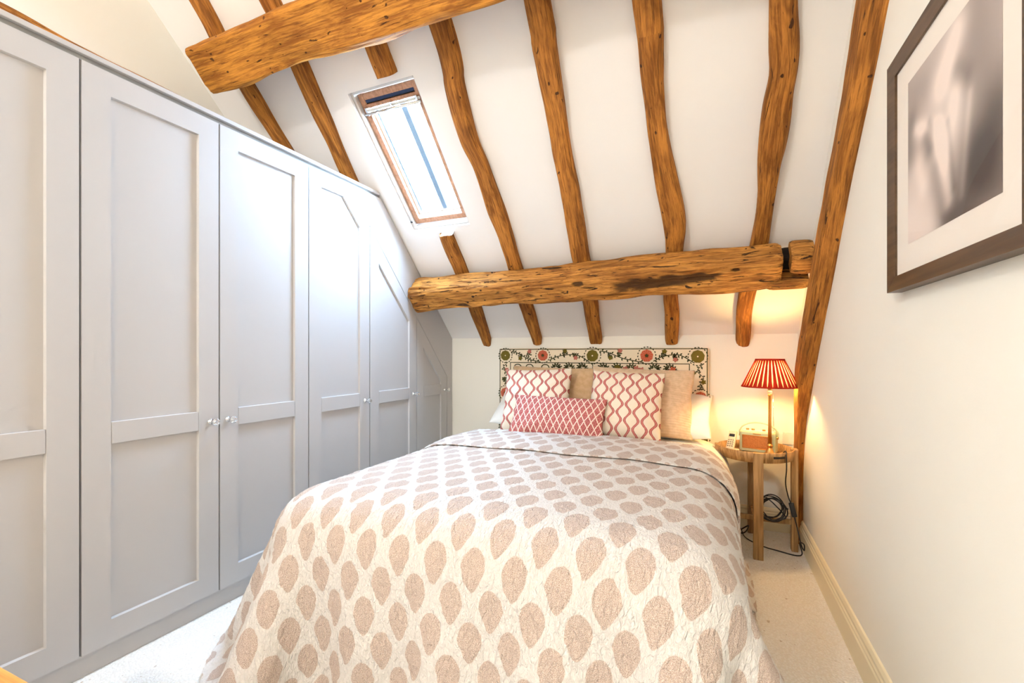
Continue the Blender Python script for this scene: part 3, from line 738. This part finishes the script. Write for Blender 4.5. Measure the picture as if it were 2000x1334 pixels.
# ------------------------------------------------------------------ pillows and cushions
def pillow(name, w, h, t, mat, Pb, lean, yaw, roll, label, cat, group, sd=0, n=34, pw=2.4, pinch=.05, wr=.012, uvoff=(0, 0)):
    M = Matrix.Translation(Vector(Pb)) @ Matrix.Rotation(math.radians(yaw), 4, 'Z') @ Matrix.Rotation(math.radians(-lean), 4, 'X') @ Matrix.Rotation(math.radians(roll), 4, 'Y')
    V = []; UVs = []; F = []
    for side in (-1, 1):
        for j in range(n+1):
            for i in range(n+1):
                u = math.sin((i/n-.5)*math.pi)*.55+(2*i/n-1)*.45; v = math.sin((j/n-.5)*math.pi)*.55+(2*j/n-1)*.45
                th = (max(0, 1-abs(u)**pw)*max(0, 1-abs(v)**pw))**.55
                x = w/2*u*(1-pinch*(1-v*v)*abs(u)); z = h/2*v*(1-pinch*(1-u*u)*abs(v))
                e = 1-max(abs(u), abs(v))
                wn = wr*noise.noise(Vector((x*7+sd, z*7, side*2+sd)))*min(1, e*5)+wr*.7*noise.noise(Vector((x*18, z*18+sd, side)))*min(1, e*4)
                # stress creases into the corners
                wn += wr*.5*math.sin(14*math.atan2(v, u)+sd)*min(1, e*3)*max(0, abs(u*v))
                y = side*(t/2*th*(1-.12*v)+wn*th**.4)
                dx = .006*noise.noise(Vector((z*9, sd, 1)))
                V.append(M @ Vector((x+dx, y, z+h/2))); UVs.append((x+uvoff[0], z+uvoff[1]))
    N = (n+1)*(n+1)
    for s in (0, 1):
        for j in range(n):
            for i in range(n):
                a = s*N+j*(n+1)+i; q = (a, a+1, a+n+2, a+n+1); F.append(q if s == 0 else q[::-1])
    o = obj(name, V, F, mat, None, True, uv=UVs)
    b = bmesh.new(); b.from_mesh(o.data); bmesh.ops.remove_doubles(b, verts=b.verts[:], dist=.0004); b.to_mesh(o.data); b.free()
    return tag(o, label, cat, group)
pillow('pillow', .74, .46, .17, M_WPIL, (-1.14, 3.05, .625), 48, 0, 3, 'plain white pillow poking out at the far left of the cushions', 'pillow', 'pillows at the headboard', 1)
pillow('pillow', .70, .46, .18, M_WPIL, (-.345, 3.02, .63), 60, -4, -2, 'plain white pillow poking out at the far right of the cushions', 'pillow', 'pillows at the headboard', 2)
pillow('pillow', .66, .46, .17, M_TAN, (-1.055, 3.03, .625), 22, -2, 1, 'plain tan pillow behind the left wave cushion', 'pillow', 'pillows at the headboard', 3, pinch=.04)
pillow('pillow', .66, .46, .17, M_TANR, (-.43, 2.99, .63), 24, 3, 2, 'ribbed oatmeal pillow behind the right wave cushion', 'pillow', 'pillows at the headboard', 4, pinch=.04)
pillow('cushion', .47, .45, .15, M_WAVE, (-1.065, 2.83, .632), 24, 5, -2, 'square cream cushion with red wavy stripes on the left', 'cushion', 'red patterned cushions', 5, uvoff=(.013, .02))
pillow('cushion', .45, .45, .15, M_WAVE, (-.49, 2.79, .632), 27, 2, 2, 'square cream cushion with red wavy stripes on the right, leaning forward of the ribbed pillow', 'cushion', 'red patterned cushions', 6, uvoff=(.02, .0))
pillow('cushion', .60, .27, .13, M_LATTICE, (-.875, 2.665, .640), 30, 3, 1.5, 'low oblong red lattice-print cushion in front', 'cushion', 'red patterned cushions', 7)

# ------------------------------------------------------------------ bedside table
TX, TY, TZ = .244, 3.118, .592
tb = thing('side_table', (TX, TY, 0), 'round limed wood tray table on four square legs', 'table')
lathe('tray_floor', [(0, .532), (.190, .532), (.190, .548), (0, .548)], M_TABLE, tb, (TX, TY, 0), 48, smooth=False)
rim = lathe('tray_rim', [(.186, .535), (.198, .535), (.207, .589), (.204, .593), (.199, .593), (.190, .549), (.186, .535)], M_TABLE, tb, (TX, TY, 0), 56, caps=False)
box('handle_slot', -.035, .035, -.2045, -.200, .560, .574, M_BLACK, tb, .003, 2, Matrix.Translation((TX, TY, 0)) @ Matrix.Rotation(math.radians(32), 4, 'Z'))
lg = None
for a, (x, y) in zip((0, 90, 180, 270), ((TX, TY-.212), (TX+.204, TY), (TX, TY+.205), (TX-.204, TY))):
    M = Matrix.Translation((x, y, 0)) @ Matrix.Rotation(math.radians(a), 4, 'Z')
    box('leg', -.025, .025, -.017, .017, 0, .594, M_TABLE, tb, .003, 2, M)
box('stretcher', TX-.19, TX+.19, TY-.011, TY+.011, .150, .178, M_TABLE, tb, .003)
box('stretcher', TX-.011, TX+.011, TY-.197, TY+.19, .151, .177, M_TABLE, tb, .003)

# table lamp
LX, LY, LZ = .315, 3.045, .548
lp = thing('table_lamp', (LX, LY, LZ), 'slim brass table lamp with a red pleated shade', 'lamp')
lathe('base', [(.052, 0), (.052, .005), (.040, .012), (.022, .028), (.013, .05), (.012, .058), (.017, .064), (.015, .072), (.010, .078)], M_BRASS, lp, (LX, LY, LZ), 32)
lathe('stem', [(.0105, .076), (.0085, .20), (.0085, .352), (.011, .356), (.011, .362), (0, .362)], M_BRASS, lp, (LX, LY, LZ), 20)
lathe('glass_ball', [(0, .360), (.010, .364), (.0155, .376), (.010, .388), (0, .392)], M_CRYSTAL, lp, (LX, LY, LZ), 16)
lathe('bulb_holder', [(.012, .390), (.012, .440), (.010, .45), (0, .45)], M_BRASS, lp, (LX, LY, LZ), 16)
def shade_mat(name, col, tr):
    m = bpy.data.materials.new(name); m.use_nodes = True; nt = m.node_tree; nt.nodes.clear()
    o = nt.nodes.new('ShaderNodeOutputMaterial'); a = nt.nodes.new('ShaderNodeBsdfDiffuse'); t = nt.nodes.new('ShaderNodeBsdfTranslucent'); x = nt.nodes.new('ShaderNodeMixShader')
    a.inputs[0].default_value = col; t.inputs[0].default_value = col; x.inputs[0].default_value = tr
    nt.links.new(a.outputs[0], x.inputs[1]); nt.links.new(t.outputs[0], x.inputs[2]); nt.links.new(x.outputs[0], o.inputs[0]); return m
M_SHADE_R = shade_mat('red_pleated_silk', srgb(176, 48, 34), .12)
M_SHADE_C = shade_mat('cream_shade_lining', srgb(226, 190, 150), .20)
SZ0, SZ1, SR0, SR1 = .957-LZ, 1.113-LZ, .146, .073
lathe_v = []
ns = 72
v = []; f = []
for r, h in ((SR0-.004, SZ0), (SR1-.004, SZ1)):
    for i in range(ns): a = 2*math.pi*i/ns; v.append((LX+r*math.cos(a), LY+r*math.sin(a), LZ+h))
for i in range(ns): f.append((i, (i+1) % ns, ns+(i+1) % ns, ns+i))
obj('shade_lining', v, f, M_SHADE_C, lp, True)
d = []
NPL = 34
for i in range(NPL):
    a0 = 2*math.pi*i/NPL
    pts = []
    for r, h, hw in ((SR0, SZ0, .96), (SR0*.80+SR1*.20, SZ0*.80+SZ1*.20, .72), (SR0*.2+SR1*.8, SZ0*.2+SZ1*.8, .70), (SR1, SZ1, .99)):
        w = math.pi/NPL*hw
        for q, rr in ((-1, 0), (0, .0035), (1, 0)): pts.append((LX+(r+rr)*math.cos(a0+q*w), LY+(r+rr)*math.sin(a0+q*w), LZ+h))
    d.append((pts, [(3*j+q, 3*j+q+1, 3*j+q+4, 3*j+q+3) for j in range(3) for q in (0, 1)]))
v, f = merge(d); obj('shade_pleats', v, f, M_SHADE_R, lp)
for r, h, nm in ((SR0, SZ0, 'shade_hem'), (SR1, SZ1, 'shade_top_band')):
    lathe(nm, [(r-.003, h-.003), (r+.0045, h-.003), (r+.003, h+.005), (r-.003, h+.005), (r-.003, h-.003)], M_SHADE_R, lp, (LX, LY, LZ), 48, caps=False)
for k in range(3):
    a = 2*math.pi*k/3; tube('shade_carrier', [(LX, LY, LZ+.445), (LX+SR1*.97*math.cos(a), LY+SR1*.97*math.sin(a), LZ+SZ1-.004)], .0015, M_BRASS, lp, 6)
M_BULB = bpy.data.materials.new('lit_bulb'); M_BULB.use_nodes = True
_b = M_BULB.node_tree.nodes['Principled BSDF']; _b.inputs['Emission Color'].default_value = (1, .66, .26, 1); _b.inputs['Emission Strength'].default_value = BEDSIDE_W/(math.pi*.0075)
lathe('bulb', [(.010, .448), (.014, .455), (.025, .475), (.026, .49), (.018, .508), (.001, .514)], M_BULB, lp, (LX, LY, LZ), 20)
# lamp flex with inline switch
fx = [(LX+.045, LY-.01, LZ+.004), (.365, 3.02, .560), (.385, 2.985, .600), (.388, 2.968, .575), (.389, 2.968, .50), (.386, 2.98, .42), (.402, 3.0, .34), (.418, 3.02, .30)]
tube('flex', catmull(fx, 8), .0032, M_BLACK, lp, 8)
sw = Matrix.Translation((.428, 3.03, .262)) @ Matrix.Rotation(math.radians(14), 4, 'Y') @ Matrix.Rotation(math.radians(-8), 4, 'X')
box('inline_switch', -.013, .013, -.009, .009, -.04, .04, M_BLACK, lp, .005, 3, sw.copy() @ Matrix.Rotation(math.radians(-26), 4, 'Y'))
tube('flex', catmull([(.436, 3.04, .224), (.452, 3.03, .15), (.462, 2.99, .085), (.470, 2.95, .07), (.466, 2.93, .11), (.452, 2.97, .10), (.468, 3.00, .03), (.44, 3.03, .006), (.36, 3.06, .006), (.28, 3.10, .006), (.2, 3.2, .006), (.18, 3.36, .006)], 8), .0032, M_BLACK, lp, 8)
# coil of spare cable
cp = []
rnd = random.Random(3)
for i in range(6*14):
    a = 2*math.pi*i/14; R = .062+.012*math.sin(i*.31)+.005*rnd.random()
    cp.append(Vector((.325+R*math.cos(a)+.012*math.sin(i*.11), 3.07+.018*math.sin(a*1.03+i*.05), .245+R*1.0*math.sin(a))))
cp = [Vector((.405, 3.03, .262)), Vector((.385, 3.05, .27))]+cp+[Vector((.30, 3.05, .31)), Vector((.27, 3.03, .29))]
cl_ = tube('cable_coil', catmull(cp, 3), .0034, M_BLACK, None, 7); tag(cl_, 'loose coil of black cable hanging under the tray table', 'cable')
bk = tube('hanging_cable', catmull([(.085, 3.395, .47), (.10, 3.385, .40), (.12, 3.38, .33), (.11, 3.37, .22), (.10, 3.35, .10), (.12, 3.30, .012), (.19, 3.24, .02), (.22, 3.27, .06), (.17, 3.30, .012), (.10, 3.2, .006)], 8), .004, M_BLACK, None, 8)
tag(bk, 'black cable drooping behind the bed to the floor', 'cable')
box('adapter', .070, .110, 3.372, 3.398, .30, .41, M_BLACK, bk, .008, 3)

# radio
rd = thing('radio', (.272, 3.175, .548), 'small mint green retro radio with an orange grille and loop handle', 'radio')
MR = Matrix.Translation((.268, 3.175, .549)) @ Matrix.Rotation(math.radians(-16), 4, 'Z')
M_MINT = Mat('mint_leatherette', srgb(186, 196, 160), .5); _c = M_MINT.coord(); M_MINT.bump(M_MINT.noise(_c, 300, 2), .2, .001)
M_GRILLE = Mat('orange_speaker_cloth', srgb(206, 136, 72), .85); _c = M_GRILLE.coord(); _w = M_GRILLE.voro(_c, 420); M_GRILLE.color(M_GRILLE.mix(_w.step(.1, .6), srgb(216, 146, 80), srgb(160, 96, 44))); M_GRILLE.bump(_w, .5, .001)
box('body', -.098, .098, -.045, .045, .004, .128, M_MINT, rd, .009, 3, MR)
box('grille', -.078, .078, -.0475, -.044, .026, .102, M_GRILLE, rd, .002, 1, MR)
for (a0, a1, b0, b1) in ((-.081, .081, .101, .105), (-.081, .081, .023, .027), (-.081, -.077, .023, .105), (.077, .081, .023, .105)): box('grille_trim', a0, a1, -.049, -.044, b0, b1, M_BRASS, rd, .001, 1, MR)
box('name_plate', -.022, .022, -.0475, -.044, .111, .117, M_BRASS, rd, .001, 1, MR)
box('control_panel', -.085, .085, -.03, .03, .126, .130, M_PLASTIC, rd, .001, 1, MR)
for x in (-.06, -.03, .03, .06): lathe('control_knob', [(.009, .129), (.009, .137), (.007, .139), (0, .139)], M_BRASS, rd, (0, 0, 0), 14, 'Z', True, 0, MR @ Matrix.Translation((x, 0, 0)))
hp = [MR @ Vector((-.104, 0, .095)), MR @ Vector((-.104, 0, .125)), MR @ Vector((-.085, 0, .152)), MR @ Vector((-.045, 0, .172)), MR @ Vector((0, 0, .178)), MR @ Vector((.045, 0, .172)), MR @ Vector((.085, 0, .152)), MR @ Vector((.104, 0, .125)), MR @ Vector((.104, 0, .095))]
tube('handle', catmull(hp, 6), .0045, M_MINT, rd, 8)
for s in (-1, 1): lathe('handle_boss', [(.008, -.008), (.008, .008), (0, .009)], M_BRASS, rd, (0, 0, 0), 14, 'X', True, 0, MR @ Matrix.Translation((s*.10, 0, .095)))
tube('aerial', [MR @ Vector((.075, .036, .126)), MR @ Vector((.072, .036, .36))], .0022, M_CHROME, rd, 8)
for s in (-1, 1):
    for t in (-1, 1): lathe('foot', [(.007, -.0005), (.007, .005)], M_BLACK, rd, (0, 0, 0), 10, 'Z', True, 0, MR @ Matrix.Translation((s*.08, t*.032, 0)))
# telephone
M_SILVER = Mat('champagne_plastic', srgb(214, 200, 172), .4)
ph = thing('telephone', (.118, 3.10, .548), 'cordless telephone standing in its charging cradle', 'telephone')
MP = Matrix.Translation((.112, 3.085, .549)) @ Matrix.Rotation(math.radians(-22), 4, 'Z')
box('cradle', -.036, .036, -.045, .045, 0, .022, M_SILVER, ph, .007, 3, MP)
MH = MP @ Matrix.Translation((0, -.020, .018)) @ Matrix.Rotation(math.radians(-32), 4, 'X')
hs = box('handset', -.023, .023, -.010, .010, 0, .128, M_SILVER, ph, .007, 3, MH)
box('screen', -.016, .016, -.0118, -.009, .085, .103, M_BLACK, hs, .001, 1, MH)
M_KEY = Mat('grey_phone_key', srgb(120, 110, 92), .5)
for r in range(4):
    for c in (-1, 0, 1): box('key', c*.012-.0042, c*.012+.0042, -.0122, -.009, .024+r*.013-.003, .024+r*.013+.0035, M_KEY, hs, .001, 1, MH)
# wall socket
so = thing('wall_socket', (.467, YB, .56), 'white double socket plate on the wall behind the radio', 'socket')
box('plate', .424, .500, YB-.010, YB-.0005, .565, .645, M_PLASTIC, so, .003)
for x in (.443, .481): box('switch', x-.006, x+.006, YB-.0135, YB-.009, .624, .638, M_PLASTIC, so, .001)

# ------------------------------------------------------------------ framed picture on the right wall
PY0, PY1, PZ0, PZ1 = 1.010, 1.677, 1.326, 1.981
pic = thing('framed_picture', (XR, (PY0+PY1)/2, PZ0), 'large square framed soft-focus flower photograph in sepia tones', 'picture')
FW = .042; FX0, FX1 = XR-.035, XR-.001
def frame_side(pa, pb, pc, pd_):
    b = bmesh.new()
    q = [(FX0, *pa), (FX0, *pb), (FX0+.006, *pc), (FX0+.006, *pd_)]
    A = [b.verts.new(p) for p in q]; B_ = [b.verts.new((FX1, p[1], p[2])) for p in q]
    b.faces.new(A); b.faces.new(B_[::-1])
    for i in range(4): b.faces.new((A[i], B_[i], B_[(i+1) % 4], A[(i+1) % 4]))
    from_bm('frame_side', b, M_DARKFRAME, pic)
o = [(PY0, PZ0), (PY1, PZ0), (PY1, PZ1), (PY0, PZ1)]; i_ = [(PY0+FW, PZ0+FW), (PY1-FW, PZ0+FW), (PY1-FW, PZ1-FW), (PY0+FW, PZ1-FW)]
for k in range(4): frame_side(o[k], o[(k+1) % 4], i_[(k+1) % 4], i_[k])
M_MAT = Mat('ivory_mount_board', srgb(244, 234, 222), .85)
box('mount', FX0+.012, FX0+.016, PY0+FW-.004, PY1-FW+.004, PZ0+FW-.004, PZ1-FW+.004, M_MAT, pic)
AY0, AY1, AZ0, AZ1 = 1.120, 1.556, 1.442, 1.873
n = 90; yy = np.linspace(AY1, AY0, n); zz = np.linspace(AZ0, AZ1, n)
U_, V_ = np.meshgrid(np.linspace(0, 1, n), np.linspace(0, 1, n))           # u to the right as seen, v up
val = np.full_like(U_, .70)+.10*(1-U_)*(1-V_)
def stroke(p, q, w, a, c=0.):
    global val
    p, q = np.array(p), np.array(q); dv = q-p; t = np.clip(((U_-p[0])*dv[0]+(V_-p[1])*dv[1])/(dv@dv), 0, 1)
    dd = (U_-p[0]-t*dv[0]-c*np.sin(t*np.pi)*dv[1])**2+(V_-p[1]-t*dv[1]+c*np.sin(t*np.pi)*dv[0])**2
    val = val+a*np.exp(-dd/(w*w))
for s in (((.80, 1.0), (.80, .70), .20, -.14), ((.95, .35), (.70, .02), .20, -.34), ((1.0, .05), (.85, .2), .16, -.20), ((.05, .72), (.02, .55), .10, -.22), ((.27, .55), (.30, .48), .07, -.26), ((.42, .32), (.50, .02), .10, -.26), ((.02, .92), (.20, .86), .12, -.10),
          ((.45, .76), (.62, .93), .11, .24), ((.12, .66), (.40, .55), .055, .22), ((.40, .50), (.52, .12), .065, .34), ((.60, .62), (.48, .36), .08, .16), ((.52, .52), (.58, .16), .03, -.12), ((.30, .62), (.44, .44), .03, -.12), ((.74, .56), (.66, .10), .03, .12), ((.62, .60), (.64, .22), .10, .06), ((.16, .42), (.22, .30), .08, .10), ((.05, .15), (.30, .05), .15, .06), ((.62, .74), (.70, .66), .06, -.14), ((.70, .30), (.60, .12), .12, -.10)): stroke(*s)
val = np.clip((val-.66)*1.15+.74, .25, .97)
col = np.stack([val*.98+.02, val*.93, val*.885, np.ones_like(val)], -1)
col[..., :3] = np.where(col[..., :3] <= .04045, col[..., :3]/12.92, ((col[..., :3]+.055)/1.055)**2.4)
v = [(FX0+.0115, y, z) for z in zz for y in yy]; v2 = [(FX0+.0125, AY1, AZ0), (FX0+.0125, AY0, AZ0), (FX0+.0125, AY0, AZ1), (FX0+.0125, AY1, AZ1)]
f = [(j*n+i, (j+1)*n+i, (j+1)*n+i+1, j*n+i+1) for j in range(n-1) for i in range(n-1)]
M_PRINT = Mat('sepia_photo_print', (1, 1, 1, 1), .5)
_a = M_PRINT.node('ShaderNodeAttribute'); _a.attribute_name = 'print'; M_PRINT.link(_a.outputs['Color'], M_PRINT.b.inputs['Base Color'])
pp_ = obj('photo_print', v, f, M_PRINT, pic, True)
ca = pp_.data.color_attributes.new('print', 'FLOAT_COLOR', 'POINT'); ca.data.foreach_set('color', col.astype(np.float32).ravel())
M_GL = glass('picture_glass', .02)
box('glazing', FX0+.0075, FX0+.0085, PY0+FW-.003, PY1-FW+.003, PZ0+FW-.003, PZ1-FW+.003, M_GL, pic)

# ------------------------------------------------------------------ chest at the lower left corner, pendant behind the viewer
ch = thing('low_chest', (-1.5, .24, 0), 'corner of a golden oak chest at the bottom left', 'chest')
box('top', -1.86, -1.00, .02, .459, .478, .500, M_CHEST, ch, .004)
box('body', -1.83, -1.03, .05, .435, .06, .478, M_CHEST, ch, .004)
for z0, z1 in ((.09, .265), (.275, .46)):
    dr = box('drawer', -1.81, -1.05, .034, .052, z0, z1, M_CHEST, ch, .004)
    for x in (-1.62, -1.24): lathe('drawer_knob', [(.008, 0), (.008, .012), (.015, .02), (.012, .03), (0, .032)], M_BRASS, dr, (x, .034, (z0+z1)/2), 14, 'Y')
for x in (-1.80, -1.06):
    for y in (.07, .41): box('foot', x-.02, x+.02, y-.02, y+.02, 0, .06, M_CHEST, ch, .003)
PX, PYY, PZ = -1.7, -2.4, 3.0
pn = thing('pendant_light', (PX, PYY, 4.2), 'opal glass globe pendant hanging behind the viewer', 'lamp')
lathe('ceiling_rose', [(.05, 4.17), (.05, 4.199)], M_BRASS, pn, (PX, PYY, 0), 24)
tube('cord', [(PX, PYY, 4.18), (PX, PYY, PZ+.15)], .004, M_BLACK, pn, 8)
M_OPAL = bpy.data.materials.new('lit_opal_glass'); M_OPAL.use_nodes = True
_e = M_OPAL.node_tree.nodes['Principled BSDF']; _e.inputs['Emission Color'].default_value = (1, .985, .965, 1); _e.inputs['Emission Strength'].default_value = PENDANT_W/(4*math.pi*math.pi*.14*.14)
lathe('globe', [(0.001, -.14)]+[(.14*math.sin(math.pi*k/14), -.14*math.cos(math.pi*k/14)) for k in range(1, 14)]+[(.001, .14)], M_OPAL, pn, (PX, PYY, PZ), 24)
lathe('globe_collar', [(.04, .13), (.04, .165), (.01, .17)], M_BRASS, pn, (PX, PYY, PZ), 20)
